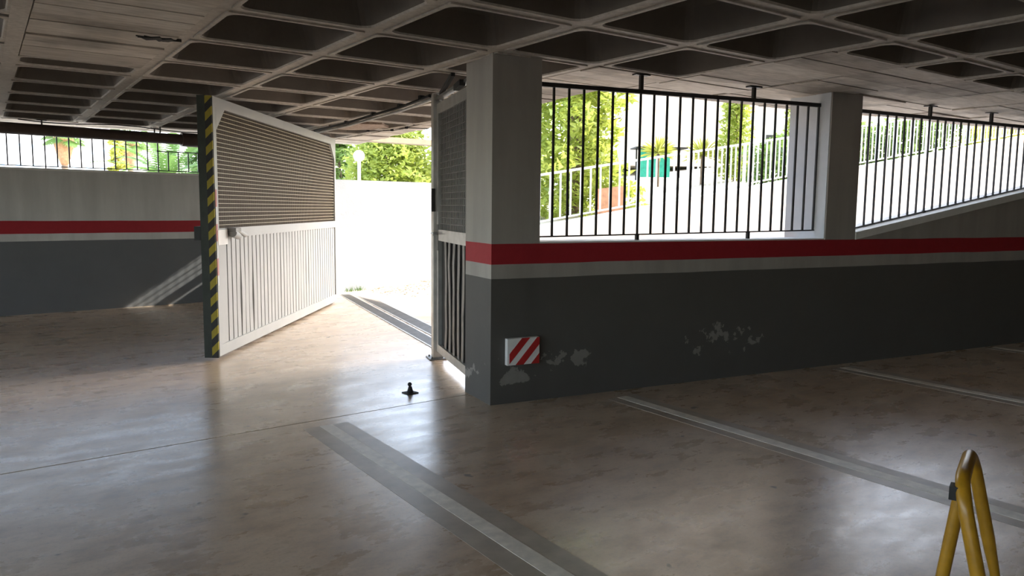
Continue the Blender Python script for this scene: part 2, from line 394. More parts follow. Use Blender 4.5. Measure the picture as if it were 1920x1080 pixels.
for i in range(-1, 14):                                                      # rib centre bands
    ytop = gy(10) if i <= 4 else (5.77 if i == 5 else gy(1))
    if i == 5: ytop = gy(2)
    ob('rib_band', MB().box((gx(i), (ytop+gy(-2))/2, ZC+.011+.02), (.085, ytop-gy(-2), .04)), 'rib_concrete', ceil)
for j in range(-2, 11):
    x1 = gx(4) if j == 3 else (gx(5) if j in (2, 1) or j >= 5 else (gx(4) if j == 4 else gx(13)))
    x0 = gx(1) if 1 <= j <= 4 else gx(-1)
    ob('rib_band', MB().box(((x0+x1)/2, gy(j), ZC+.011+.0205), (x1-x0, .085, .04)), 'rib_concrete', ceil)
ob('rib_band', MB().box((gx(0), (gy(-1)+gy(10))/2, ZC-.004+.02), (.10, gy(10)-gy(-1), .04)), 'rib_concrete', ceil)
# spalled patch with bare rough concrete
b = MB(); p0 = at(672, 236, ZC); n = 14
ring = [(p0.x+.34*math.cos(2*math.pi*k/n)*random.uniform(.7, 1.15), p0.y+.55*math.sin(2*math.pi*k/n)*random.uniform(.7, 1.15), ZC-.018+random.uniform(-.012, .008)) for k in range(n)]
b.add(ring+[(p0.x, p0.y, ZC-.035)], [(k, n, (k+1) % n) for k in range(n)]+[])
b.add([(x, y, ZC+.01) for x, y, z in ring]+ring, [(k, (k+1) % n, n+(k+1) % n, n+k) for k in range(n)])
ob('spalled_patch', b, 'spalled_concrete', ceil)
p0 = at(298, 72, ZC); b = MB(); n = 22
ring = [(p0.x+.12*math.cos(2*math.pi*k/n)*random.uniform(.35, 1.4), p0.y+.06*math.sin(2*math.pi*k/n)*random.uniform(.3, 1.7), ZC-.0095) for k in range(n)]
b.add(ring+[(x, y, ZC+.02) for x, y, z in ring], [tuple(range(n-1, -1, -1))]+[(k, (k+1) % n, n+(k+1) % n, n+k) for k in range(n)])
ob('spalled_patch', b, 'joint_dark', ceil)
# ------------------------------------------------------------------ unseen block added above the garage to keep sun off floor and ramp
UP_H = 18.9
struct(ob('wall_sun_block', MB().prism([(-9, -9), (46, -9), (46, 4.8), (-9, 4.8)], 3.12, UP_H), 'cream_render'), 'unseen upper storeys added over the garage to block the sun')
# ------------------------------------------------------------------ barred openings
BAR = MB().box((0, 0, .5), (.016, .016, 1)).mesh('bar', 'dark_bar')
def vbar(parent, x, y, z0, z1, rz=0, me=None, name='bar'):
    o = inst(name, me or BAR, (x, y, z0), parent, (0, 0, rz)); o.scale = (1, 1, z1-z0); return o
OFF = .15
g1 = thing('window_grille', wp(.424, OFF, 1.284), 'black steel bar grille between the corner pier and the concrete pillar', 'grille')
zt1 = lambda s: 2.535+.0165*(s-.45); zb1 = lambda s: 1.318+.0135*(s-.45)
ob('top_rail', MB().bar(wp(.42, OFF, zt1(.42)), wp(3.64, OFF, zt1(3.64)), .04, .035), 'dark_bar', g1)
ob('bottom_rail', MB().bar(wp(.42, OFF, zb1(.42)), wp(3.64, OFF, zb1(3.64)), .03, .012), 'dark_bar', g1)
for k in range(23):
    s = .619+.1430*k; x, y, _ = wp(s, OFF); vbar(g1, x, y, zb1(s), zt1(s), WANG)
    if k in (6, 15):
        ob('ceiling_foot', MB().box((x, y, ZC-.006), (.15, .06, .012), WANG).box((x, y, (zt1(s)+ZC)/2), (.03, .03, ZC-zt1(s)), WANG), 'dark_bar', g1)
        ob('sill_foot', MB().box((x, y, (zb1(s)+1.284)/2), (.028, .028, zb1(s)-1.284), WANG), 'dark_bar', g1)
g2 = thing('window_grille', wp(4.1, OFF, 1.36), 'black steel bar grille with a sloping foot rail past the pillar', 'grille')
zt2 = lambda s: 2.571; zb2 = lambda s: 1.395+.163*(s-4.30)
ob('top_rail', MB().bar(wp(4.06, OFF, 2.571), wp(11.2, OFF, 2.571), .04, .035), 'dark_bar', g2)
ob('bottom_rail', MB().bar(wp(4.06, OFF, zb2(4.06)), wp(11.2, OFF, zb2(11.2)), .03, .012), 'dark_bar', g2)
for k in range(50):
    s = 4.364+.1360*k; x, y, _ = wp(s, OFF); vbar(g2, x, y, zb2(s), 2.571, WANG)
    if k % 8 == 7:
        ob('ceiling_foot', MB().box((x, y, ZC-.006), (.15, .06, .012), WANG).box((x, y, (2.571+ZC)/2), (.03, .03, ZC-2.571), WANG), 'dark_bar', g2)
        zz = zs(x, y)+.04; ob('sill_foot', MB().box((x, y, (zb2(s)+zz)/2), (.03, .03, abs(zb2(s)-zz)+.02), WANG), 'dark_bar', g2)
g3 = thing('wall_grille', (0, lw(0, .1), 2.03), 'thin dark bar railing standing on top of the far banded wall', 'grille')
ob('bottom_rail', MB().bar((-2, lw(-2, .1), 2.06), (3.5, lw(3.5, .1), 2.06), .02, .012), 'dark_bar', g3)
ob('top_rail', MB().bar((-2, lw(-2, .1), 2.62), (2.3, lw(2.3, .1), 2.62), .03, .03), 'dark_bar', g3)
ob('short_rail', MB().bar((2.28, lw(2.28, .1), 2.355), (3.5, lw(3.5, .1), 2.355), .02, .015), 'dark_bar', g3)
for k in range(-15, 22):
    x = .366+.1485*k; vbar(g3, x, lw(x, .1), 2.03 if k % 5 == 3 else 2.06, 2.62 if x < 2.3 else 2.355, .1)
for x in (.79, 2.26): ob('ceiling_foot', MB().box((x, lw(x, .1), 2.66), (.02, .02, .09)).box((x, lw(x, .1), ZC-.006), (.12, .06, .012)), 'dark_bar', g3)
# pipe under the ceiling in front of the far opening
pt = thing('drain_pipe', (0, lw(0, -.12), 2.55), 'brown drain pipe hung under the slab along the far wall', 'pipe')
ob('pipe_run', MB().tube([(-4, lw(-4, -.12), 2.555), (2.66, lw(2.66, -.12), 2.535)], .078, 18), 'pipe_brown', pt)
ob('socket', MB().tube([(2.6, lw(2.6, -.12), 2.535), (4.3, lw(4.3, -.12), 2.53)], .105, 18), 'pipe_brown', pt)
for x in (-1.2, 2.3): ob('hanger', MB().box((x, lw(x, -.12), 2.66), (.02, .03, .09)), 'steel_dark', pt)
ob('cable_run', MB().tube([(.5+.3*k, lw(.5+.3*k, -.2), 2.66-.02*math.sin(k*1.1)) for k in range(10)], .008, 6), 'black_metal', pt)
# ------------------------------------------------------------------ vehicle gate leaf
HG = Vector((4.66, 11.55, 0)); FR = Vector((1.905, 7.822, 0)); gd = (FR-HG).normalized(); GL = (FR-HG).length
gf = Vector((-gd.y, gd.x, 0))
if gf.dot(-FR) < 0: gf = -gf                        # face towards the camera
def G(t, f=0.0, z=0.0): p = HG+gd*t+gf*f; return (p.x, p.y, z)
gate = thing('gate_leaf', HG+Vector((0, 0, .035)), 'white steel vehicle gate leaf swung open, ribbed below and screened above', 'gate')
ZB, ZM0, ZM1, ZT = .035, 1.215, 1.315, 2.60
def grect(t0, t1, z0, z1, f0, f1, mb=None):
    return (mb or MB()).prism([G(t0, f0)[:2], G(t1, f0)[:2], G(t1, f1)[:2], G(t0, f1)[:2]], z0, z1)
fr = MB(); grect(0, .07, ZB, ZT, -.05, .012, fr); grect(GL-.07, GL, ZB, ZT, -.05, .012, fr)
grect(.07, GL-.07, ZT-.10, ZT, -.05, .012, fr); grect(.07, GL-.07, ZB, ZB+.11, -.05, .012, fr); grect(.07, GL-.07, ZM0, ZM1, -.05, .012, fr)
ob('frame', fr, 'gate_paint', gate)
for ts, sg in ((.07, 1), (GL-.07, -1)):
    a, bq, cq = (ts, ZT-.10), (ts+sg*.22, ZT-.10), (ts, ZT-.32)
    b = MB(); pts = [(a, .011), (bq, .011), (cq, .011)]
    vs = [G(p[0], .013, p[1]) for p in (a, bq, cq)]+[G(p[0], -.03, p[1]) for p in (a, bq, cq)]
    b.add(vs, [(0, 1, 2), (5, 4, 3), (0, 3, 4, 1), (1, 4, 5, 2), (2, 5, 3, 0)]); ob('corner_gusset', b, 'gate_paint', gate)
ob('screen_sheet', grect(.07, GL-.07, ZM1, ZT-.10, -.03, -.022), 'gate_back', gate)
nw = 27
for k in range(nw):
    z = ZM1+.012+(ZT-.12-ZM1)*(k+.5)/nw
    t1 = GL-.07 - max(0, .22-(ZT-.10-z))*1.0 if z > ZT-.32 else GL-.07
    t0 = .07 + (max(0, .22-(ZT-.10-z)) if z > ZT-.32 else 0)
    ob('screen_wire', MB().bar(G(t0, -.008, z), G(t1, -.008, z), .008, .0058), 'wire_pale', gate)
vb = MB()
for k in range(150): vb.bar(G(.08+(GL-.16)*k/149, -.0205, ZM1), G(.08+(GL-.16)*k/149, -.0205, ZT-.1), .004, .004, gf)
o = ob('fine_wires', vb, 'gate_back', gate); o['kind'] = 'stuff'
ob('backing_sheet', grect(.07, GL-.07, ZB+.1, ZM0+.01, -.045, -.03), 'rubber', gate)
ns = 37; wsl = (GL-.14-.10)/ns
for k in range(ns):
    t0 = GL-.07-.10-(k+1)*wsl+.007; t1 = GL-.07-.10-k*wsl-.007
    z0 = ZB+.10; z1 = ZM0+.005; nz = 7; b = MB(); vs = []
    for q in range(nz):
        z = z0+(z1-z0)*q/(nz-1); bend = 0
        if 2 < k < 8: bend = .012*math.sin(k*1.9)*math.exp(-((q-2.2)/1.6)**2)
        if 14 <= k < 26: bend = .005*math.sin(k*1.3)*math.exp(-((q-3)/1.8)**2)
        fo = -.004+bend*.9
        for t, f in ((t0+bend, -.028), (t0+bend+.006, fo), (t1+bend-.006, fo), (t1+bend, -.028)): vs.append(G(t, f, z))
    fs = [(4*q+i, 4*q+i+1, 4*q+5+i, 4*q+4+i) for q in range(nz-1) for i in range(3)]
    b.add(vs, fs); ob('panel_slat', b, 'gate_paint', gate)
ob('stile_plate', grect(GL-.17, GL-.06, ZB+.10, ZM0, -.03, .004), 'gate_paint', gate)
# free edge: grey channel, hazard strip, tape
ob('edge_channel', grect(GL-.02, GL+.02, ZB-.01, ZT+.005, -.135, -.055), 'edge_grey', gate)
stripes('hazard_tape', (.012, .012, .012), (.34, .265, .012), .165, -gf.x*1.0, -gf.y*1.0, 1.0)
ob('hazard_strip', grect(GL, GL+.022, ZB-.01, ZT, -.056, .008), 'hazard_tape', gate)
stripes('red_white_tape', (.70, .70, .70), (.62, .30, .28), .34, 0, 0, 1.0)
ob('marker_tape', grect(GL-.035, GL+.001, .75, 1.72, .010, .0145), 'red_white_tape', gate)
lk = ob('lock_case', grect(GL-.16, GL+.02, 1.20, 1.335, -.20, -.13), 'black_metal', gate)
ob('lock_plate', grect(GL-.27, GL-.03, 1.15, 1.30, .012, .018), 'tape_white', gate)
hd = ob('arm_bracket', grect(GL-.42, GL-.28, 1.275, 1.315, .012, .10), 'steel_dark', gate)
ob('arm_cover', MB().tube([G(GL-.29, .06, 1.265), G(GL-.44, .06, 1.225)], [.045, .035], 12), 'gate_paint', gate)
ob('arm_tube', MB().tube([G(GL-.44, .05, 1.29), G(GL-.72, .03, 1.225)], .022, 10), 'gate_paint', gate)
hp = thing('hinge_post', (4.565, 11.66, 0), 'grey steel post carrying the open gate leaf', 'post')
ob('post', MB().box((4.565, 11.66, 1.335), (.08, .08, 2.67), .2), 'steel_dark', hp)
for z in (.4, 2.2): ob('hinge', MB().tube([(4.60, 11.605, z-.06), (4.60, 11.605, z+.06)], .02, 10), 'steel_dark', hp)
# fixed infill between the hinge post and the far wall
A0 = Vector((4.60, 11.725, 0)); A1 = Vector((4.90, lw(4.9)-.005, 0)); ad = (A1-A0).normalized(); AL = (A1-A0).length
fx = thing('infill_panel', A0, 'fixed mesh infill panel between gate post and far wall', 'fence panel')
def fb(t0, t1, z0, z1, mb, w=.04):
    p = A0+ad*t0; q = A0+ad*t1; n2 = Vector((-ad.y, ad.x, 0))*w/2
    return mb.prism([(p-n2)[:2], (q-n2)[:2], (q+n2)[:2], (p+n2)[:2]], z0, z1)
b = MB(); fb(0, .04, .03, 2.66, b); fb(AL-.04, AL, .03, 2.66, b); fb(.04, AL-.04, 2.62, 2.66, b); fb(.04, AL-.04, 1.60, 1.72, b)
ob('frame', b, 'steel_dark', fx); b = MB(); fb(.04, AL-.04, .03, 1.55, b, .02); ob('sheet', b, 'gate_paint', fx)
b = MB()
for k in range(1, 22): fb(AL*k/22-.004, AL*k/22+.004, 1.72, 2.62, b, .008)
for k in range(1, 10): fb(.04, AL-.04, 1.72+.09*k-.005, 1.72+.09*k+.005, b, .008)
ob('wire_mesh', b, 'steel_dark', fx)
# ------------------------------------------------------------------ latch post and pedestrian door
PX, PY = 3.805, 6.745; DA = Vector((PX, PY, 0)); DB = Vector((3.40, 5.42, 0)); dd = (DB-DA).normalized(); DL = (DB-DA).length; dn = Vector((dd.y, -dd.x, 0))
if dn.dot(-DA) < 0: dn = -dn
pa = math.atan2(dd.y, dd.x)
ps = thing('latch_post', (PX, PY, 0), 'square galvanised gate post on a bolted base plate beside the pier', 'post')
ob('base_plate', MB().box((PX, PY, .006), (.20, .20, .012), pa), 'steel_dark', ps)
ob('post', MB().box((PX, PY, 1.335), (.105, .105, 2.65), pa), 'steel', ps)
for a, c in ((.07, .07), (-.07, .07), (.07, -.07), (-.07, -.07)):
    ob('bolt', MB().lathe((PX+a*dd.x-c*dd.y, PY+a*dd.y+c*dd.x, .012), [(.012, 0), (.012, .014), (.005, .018)], 6), 'steel_dark', ps)
kp = ob('lock_keep', MB().box((PX-.01-.075*dn.x-.03, PY-.075*dn.y+.05, 1.345), (.05, .05, .19), pa), 'rubber', ps)
ob('hinge_block', MB().box((PX+dn.x*.06+dd.x*.02, PY+dn.y*.06+dd.y*.05, 1.62), (.03, .035, .23), pa), 'black_metal', ps)
dr = thing('pedestrian_door', DA+dd*.07, 'narrow grey steel pedestrian door with mesh above and bent slats below', 'door')
def D(t0, t1, z0, z1, f0, f1, mb=None):
    mb = mb or MB(); p = [DA+dd*t0+dn*f0, DA+dd*t1+dn*f0, DA+dd*t1+dn*f1, DA+dd*t0+dn*f1]
    return mb.prism([q[:2] for q in p], z0, z1)
b = MB(); D(.075, .15, .09, 2.56, -.02, .025, b); D(DL-.06, DL, .09, 2.56, -.02, .025, b); D(.15, DL-.06, 2.46, 2.56, -.02, .025, b); D(.15, DL-.06, 1.22, 1.33, -.02, .025, b); D(.15, DL-.06, .09, .17, -.02, .025, b)
ob('frame', b, 'steel', dr)
ob('screen_sheet', D(.15, DL-.06, 1.33, 2.46, -.018, -.012), 'door_panel_grey', dr)
b = MB()
for k in range(1, 22): t = .15+(DL-.21)*k/22; D(t-.003, t+.003, 1.33, 2.46, .004, .010, b)
for k in range(1, 19): z = 1.33+1.13*k/19; D(.15, DL-.06, z-.003, z+.003, .004, .010, b)
ob('wire_mesh', b, 'steel_dark', dr)
ob('kick_sheet', D(.15, DL-.06, .17, 1.22, -.018, -.012), 'rubber', dr)
for k in range(6):
    t = .40+k*.17; b = MB(); p = [DA+dd*(t+random.uniform(-.012, .012)+.02*math.sin(q*.8+k))+dn*random.uniform(0, .01) for q in range(6)]
    for q in range(5):
        a, c = p[q], p[q+1]; b.bar((a.x, a.y, .17+.21*q), (c.x, c.y, .17+.21*(q+1)), .075, .008, dn)
    ob('bent_slat', b, 'steel_dark', dr)
hb = ob('handle_plate', D(.10, .15, 1.12, 1.38, .025, .03), 'steel_dark', dr)
ob('lever', MB().tube([DA+dd*.12+dn*.03+Vector((0, 0, 1.29)), DA+dd*.12+dn*.085+Vector((0, 0, 1.29)), DA+dd*.25+dn*.09+Vector((0, 0, 1.28))], .011, 8), 'steel', hb)
ob('closer_arm', MB().bar(DA+dd*.25+dn*.02+Vector((0, 0, 2.64)), DA+dd*1.15+dn*.12+Vector((0, 0, 2.67)), .035, .03).bar(DA+dd*.9+dn*.03+Vector((0, 0, 2.60)), DA+dd*1.2+dn*.05+Vector((0, 0, 2.60)), .05, .05), 'black_metal', dr)
ob('head_bar', D(.05, DL, 2.60, 2.625, -.02, .04), 'steel_dark', dr)
# conduit and cables on the ceiling
cw = [at(590, 246, 2.67), at(650, 232, 2.66), at(700, 217, 2.655), at(750, 203, 2.65), at(790, 188, 2.65), at(806, 181, 2.66)]
cd = thing('ceiling_conduit', cw[3], 'dark cable bundle and pale conduit clipped under the coffers to the gate post', 'conduit')
ob('dark_cable', MB().tube([p+Vector((0, 0, .008)) for p in cw], .018, 8), 'black_metal', cd)
ob('pale_conduit', MB().tube([p+Vector((.03, .02, -.022)) for p in cw], .016, 8), 'cable_grey', cd)
ob('bend', MB().tube([(PX-.02, PY+.06, 2.67), (PX+.03*0, PY-.01, 2.675), (PX-.03, PY-.09, 2.65), (PX-.03, PY-.12, 2.60), (PX+.0, PY-.13, 2.555)], .014, 8), 'cable_grey', cd)
for p in cw[1:5]: ob('clip', MB().box((p.x, p.y, 2.675), (.05, .05, .045)), 'black_metal', cd)
cw = [at(650, 245, 2.69), at(690, 246, 2.68), at(735, 245, 2.68), at(762, 240, 2.685), at(805, 241, 2.685)]
cb = thing('thin_cable', cw[0], 'thin black cable with clips under the slab edge above the gateway', 'cable')
ob('cable_run', MB().tube(cw, .006, 6), 'black_metal', cb)
for p in cw[1:4]: ob('clip', MB().box((p.x, p.y, 2.69), (.035, .035, .035)), 'black_metal', cb)
# ------------------------------------------------------------------ floor stop, warning plate, hoop barrier
bx = Vector((2.885, 5.575, 0)); st = thing('gate_stop', bx, 'small black ball-headed gate stop bolted to the floor', 'gate stop')
ob('base_plate', MB().box((bx.x, bx.y, .004), (.10, .10, .008), .15), 'black_metal', st)
ob('stem', MB().lathe((bx.x, bx.y, .008), [(.026, 0), (.022, .02), (.013, .05)], 14), 'black_metal', st)
ob('ball', MB().lathe((bx.x-.004, bx.y, .075), [(.002, -.018)]+[(.018*math.cos(R(a)), .018*math.sin(R(a))) for a in range(-70, 80, 20)]+[(.002, .018)], 14), 'black_metal', st)
sg = thing('warning_plate', wp(.125, -.03, .32), 'red and white diagonal striped bumper plate on the wall beside the pier corner', 'plate')
WPM = MB().prism([wp(.125, -.045)[:2], wp(.41, -.045)[:2], wp(.41, -.002)[:2], wp(.125, -.002)[:2]], .316, .528); ob('foam_block', WPM, 'tape_white', sg)
def diag(s0, wdt):                                  # red parallelogram clipped to the plate
    poly = clip(clip(clip(clip([(s0-1, -1.1+.0), (s0+wdt-1, -1.1), (s0+wdt+1, 1.1), (s0-1+2, 1.1)], 1, 0, .285), -1, 0, -.018), 0, 1, .212), 0, -1, 0)
    if len(poly) > 2:
        b = MB(); n = len(poly); vs = [wp(.125+p[0], -.0475, .316+p[1]) for p in poly]+[wp(.125+p[0], -.044, .316+p[1]) for p in poly]
        b.add(vs, [tuple(range(n)), tuple(range(2*n-1, n-1, -1))]+[(i, n+i, n+(i+1) % n, (i+1) % n) for i in range(n)]); ob('red_stripe', b, 'red_paint', sg)
for s0 in (-.065, .072, .21): diag(s0, .072)
# hoop barrier
hoop = thing('parking_hoop', (3.2, 1.3, 0), 'yellow tubular folding parking barrier standing in the bay', 'parking barrier')
HB1 = Vector((2.936, 1.13, .02)); HB2 = Vector((3.406, 1.301, .02)); sd = (HB2-HB1); span = sd.length; sd.normalize(); ld = Vector((-sd.y, sd.x, 0))
TOPZ = .565; LEAN = .128; rad = .12
def hpnt(a, z): return HB1+sd*a+ld*(LEAN*z/TOPZ)+Vector((0, 0, z-.02))
pts = [hpnt(0, .02), hpnt(0, .2), hpnt(.0, TOPZ-rad)]
pts += [hpnt(rad-rad*math.cos(R(g)), TOPZ-rad+rad*math.sin(R(g))) for g in range(18, 91, 18)]
pts += [hpnt(span-rad+rad*math.sin(R(g)), TOPZ-rad+rad*math.cos(R(g))) for g in range(0, 91, 18)]
pts += [hpnt(span, .2), hpnt(span, .08), hpnt(span, .02)]
ob('hoop_tube', MB().tube(pts, [.0255]*(len(pts)-2)+[.02, .017], 16), 'yellow_paint', hoop)
sb = Vector((3.11, 1.395, .02)); ap = hpnt(span*.48, TOPZ)
ob('strut', MB().tube([sb, sb.lerp(ap, .5), ap-Vector((0, 0, .01))], .0245, 14), 'yellow_paint', hoop)
ob('lock_bracket', MB().box(tuple(hpnt(.05, TOPZ-.05)+ld*.03), (.06, .035, .05), math.atan2(sd.y, sd.x)), 'black_metal', hoop)
for p in (HB1, HB2, sb): ob('foot_plate', MB().box((p.x, p.y, .005), (.10, .07, .01), math.atan2(sd.y, sd.x)), 'steel_dark', hoop)
# ------------------------------------------------------------------ drain, ramp
dn_ = thing('floor_drain', gp(0, 0, 0), 'twin slotted steel drain channels across the gateway', 'drain')
for o0, o1 in ((0, .175), (.235, .44)):
    b = MB()
    for k in range(240):
        t = -.6+5.9*k/240; b.bar(gp(t, o0+.01, .004), gp(t, o1-.01, .004), .012, .006)
    q = ob('grating', b, 'steel_dark', dn_); q['kind'] = 'stuff'
    ob('channel_bed', MB().prism([gp(-.6, o0)[:2], gp(5.3, o0)[:2], gp(5.3, o1)[:2], gp(-.6, o1)[:2]], 0, .002), 'rubber', dn_)
for o0 in (0, .178, .235, .44): ob('edge_bar', MB().bar(gp(-.6, o0, .004), gp(5.3, o0, .004), .016, .010), 'steel', dn_)
b = MB(); xs = [4.2, 5, 5.5, 6, 6.5, 7, 7.5, 8, 12, 16, 20, 24, 27, 40]
for xa, xb in zip(xs, xs[1:]):
    def yi(x): return CY-.1446*(x-CX)+.3
    def yo(x): return lw(x)+.02 if x < 9 else 13.0-.112*(x-9.8)+.1
    ya = yi(xa) if xa > 4.6 else 6.9
    b.prism([(xa, yi(xa)), (xb, yi(xb)), (xb, yo(xb)), (xa, yo(xa))], -.3, lambda x, y: ramp_z(x) if x > 5.2 else -.01+.014*min(1, max(0, (x-4.4)/.8)))
struct(ob('ramp', b, 'ramp_concrete'), 'concrete exit ramp climbing beside the garage')
# low wall and railings on the far side of the ramp
def rl(x): return 13.0-.112*(x-9.8)
def rz(x): return 1.19+.160*(x-9.8)
b = MB(); b.prism([(8.9, rl(8.9)-.12), (30, rl(30)-.12), (30, rl(30)+.12), (8.9, rl(8.9)+.12)], -.05, lambda x, y: rz(x)-.02)
struct(ob('wall_parapet', b, 'white_coping'), 'low white parapet rising along the ramp')
def railing(xa, xb, sp, label, h=1.06):
    t = thing('ramp_railing', (xa, rl(xa), rz(xa)), label, 'railing')
    ob('top_rail', MB().bar((xa, rl(xa), rz(xa)+h), (xb, rl(xb), rz(xb)+h), .05, .05), 'rail_white', t)
    ob('bottom_rail', MB().bar((xa, rl(xa), rz(xa)+.07), (xb, rl(xb), rz(xb)+.07), .04, .035), 'rail_white', t)
    me = MB().box((0, 0, .5), (.028, .028, 1)).mesh('baluster', 'rail_white'); k = 0; x = xa
    while x <= xb:
        big = k % 12 == 0; o = vbar(t, x, rl(x), rz(x)-.03 if big else rz(x)+.07, rz(x)+h, 0, me, 'post' if big else 'baluster')
        if big: o.scale = (2, 2, o.scale[2])
        x += sp; k += 1
railing(9.3, 13.7, .26, 'pale metal railing with wide-spaced bars on the lower ramp parapet')
railing(13.9, 29.5, .15, 'pale metal railing with close-set bars on the upper ramp parapet')
# far edge beam of the slab over the gateway
struct(ob('trim_1', MB().bar((4.6, 13.3, 2.80), (9.6, 13.62, 2.83), .25, .10), 'beam_tan'), 'slim concrete edge beam beyond the gateway')
# ------------------------------------------------------------------ ground outside
b = MB(); gxs = [-60, 9, 14, 20, 26, 60, 140]
def gz(x): return .9 if x < 9 else min(.9+.15*(x-9), 3.4)
def gyl(x): return lw(x, .2) if x <= 9 else max(rl(x)+.1, 5)
vs = []
for x in gxs: vs += [(x, gyl(min(x, 60)), gz(x)), (x, 200, gz(x))]
b.add(vs, [(2*i, 2*i+2, 2*i+3, 2*i+1) for i in range(len(gxs)-1)])
struct(ob('ground', b, 'garden_soil'), 'sunlit open ground beyond the ramp')
# ------------------------------------------------------------------ plants
def leaves(mb, c, rad, n, size, up=0.35, shell=.55):
    for _ in range(n):
        d = Vector((random.gauss(0, 1), random.gauss(0, 1), random.gauss(0, 1))).normalized()*(shell+(1-shell)*random.random())
        p = Vector((c[0]+d.x*rad[0], c[1]+d.y*rad[1], c[2]+d.z*rad[2]))
        a = Vector((random.uniform(-1, 1), random.uniform(-1, 1), random.uniform(-.6, 1)*up+random.uniform(-.4, .4))).normalized()
        s = a.cross(Vector((random.uniform(-1, 1), random.uniform(-1, 1), random.uniform(-1, 1)))).normalized(); L = size*random.uniform(.6, 1.4)
        mb.add([p-s*L*.28, p+a*L*.5-s*L*.12+Vector((0, 0, L*.05)), p+a*L, p+s*L*.28], [(0, 1, 2, 3)])
def tree(name, base, h, rad, label, mat, n, size, clumps=26, cat='tree', group=None, low=.25, cf=.36, tw_=.16):
    t = thing(name, base, label, cat, group); bx, by, bz = base
    tk = MB().tube([(bx, by, bz-.1), (bx+.06, by, bz+h*.3), (bx-.05, by+.05, bz+h*.62), (bx, by, bz+h*.9)], [tw_*h/6, tw_*.8*h/6, tw_*.5*h/6, .03], 8)
    for q in range(7):
        g = random.uniform(0, 6.28); z = bz+h*random.uniform(.3, .75); tk.tube([(bx, by, z), (bx+rad*.7*math.cos(g), by+rad*.7*math.sin(g), z+.25)], [.05, .015], 6)
    ob('trunk', tk, 'bark', t); fb_ = MB()
    for q in range(clumps):
        u = (q+.5)/clumps; z = bz+h*(low+(1-low)*u); rr_ = rad*(1-.75*max(0, u-.3)/.7); g = q*2.4
        rr2 = rr_*random.uniform(.35, .85)
        leaves(fb_, (bx+rr2*math.cos(g), by+rr2*math.sin(g), z), (rad*cf, rad*cf, rad*cf*.75), n//clumps, size)
    ob('foliage', fb_, mat, t); return t
p = deep(735, 24); tree('conifer_tree', (p.x, p.y, .9), 3.0, 1.9, 'broad yellow-green tree behind the white ramp wall at the gateway', 'leaf_conifer', 12000, .17, 44, low=.12)
p = deep(885, 32); tree('conifer_tree', (p.x, p.y, .9), 3.6, 2.2, 'rounded yellow-green tree between the globe lamp and the ramp railing', 'leaf_conifer', 4200, .24)
p = deep(1072, 19.3); tree('conifer_tree', (p.x, p.y, 1.0), 7.5, 1.65, 'large feathery tree filling the grille opening next to the pier', 'leaf_conifer', 17000, .18, 60, low=.02)
p = deep(985, 25); tree('conifer_tree', (p.x, p.y, 1.0), 5.5, 1.2, 'small feathery tree close behind the low end of the railing', 'leaf_conifer', 5000, .14, 30, low=.0)
p = deep(640, 34); tree('garden_tree', (p.x, p.y, .9), 4.0, 1.0, 'small pale tree left of the globe lamp', 'leaf_hedge', 1200, .3, 12)
for px, dp, h, r_, lab in ((1370, 22, 3.4, .42, 'tall slim cypress in front of the cream building'), (1485, 24, 3.8, .38, 'slim cypress beside the dark doorway, next to the pillar')):
    p = deep(px, dp+2); tree('cypress_tree', (p.x, p.y, gz(p.x)), h+1.2, r_, lab, 'leaf_conifer', 6000, .13, 40, low=.02, cf=.8, tw_=.05)
def hedge(name, x0, x1, h, label, mat, n, dep=1.4, off=1.3):
    t = thing(name, ((x0+x1)/2, rl((x0+x1)/2)+off, gz(x0)), label, 'hedge'); f = MB(); s = MB()
    for k in range(n):
        x = x0+(x1-x0)*random.random(); leaves(f, (x, rl(x)+off+random.uniform(-.5, .5)*dep*.6, rz(x)-.2+h*random.random()), (.3, .3, .25), 26, .15)
    for k in range(int((x1-x0)*1.5)):
        x = x0+(k+.5)/1.5; s.tube([(x, rl(x)+off, gz(x)-.1), (x+.05, rl(x)+off, rz(x)+h*.7)], [.03, .012], 5)
    ob('stems', s, 'bark', t); ob('foliage', f, mat, t)
hedge('garden_hedge', 17.6, 26.5, 1.15, 'clipped green hedge behind the upper ramp railing', 'leaf_hedge', 330)
hedge('low_planting', 27, 32, .5, 'low yellow-green planting at the top of the ramp railing', 'leaf_yellow', 90)
def yucca(base, h, label, n=60, L=.6):
    t = thing('yucca_plant', base, label, 'plant'); ob('stem', MB().tube([base, (base[0], base[1], base[2]+h)], [.06, .05], 7), 'bark', t); f = MB()
    for k in range(n):
        g = random.uniform(0, 6.28); e = random.uniform(-.3, 1.3); d = Vector((math.cos(g)*math.cos(e), math.sin(g)*math.cos(e), math.sin(e))); s = d.cross(Vector((0, 0, 1))).normalized()*.03
        p = Vector(base)+Vector((0, 0, h)); f.add([p-s, p+s, p+d*L*.6+s*.8, p+d*L-Vector((0, 0, .08)), p+d*L*.6-s*.8], [(0, 1, 2, 3, 4)])
    ob('leaves', f, 'leaf_yellow', t)
p = deep(1228, 25); yucca((p.x, p.y, gz(p.x)), 1.1, 'spiky yucca beside the teal panels', 70, .7)
p = deep(1310, 24); yucca((p.x, p.y, gz(p.x)), .9, 'spiky yucca left of the slim cypress', 70, .7)
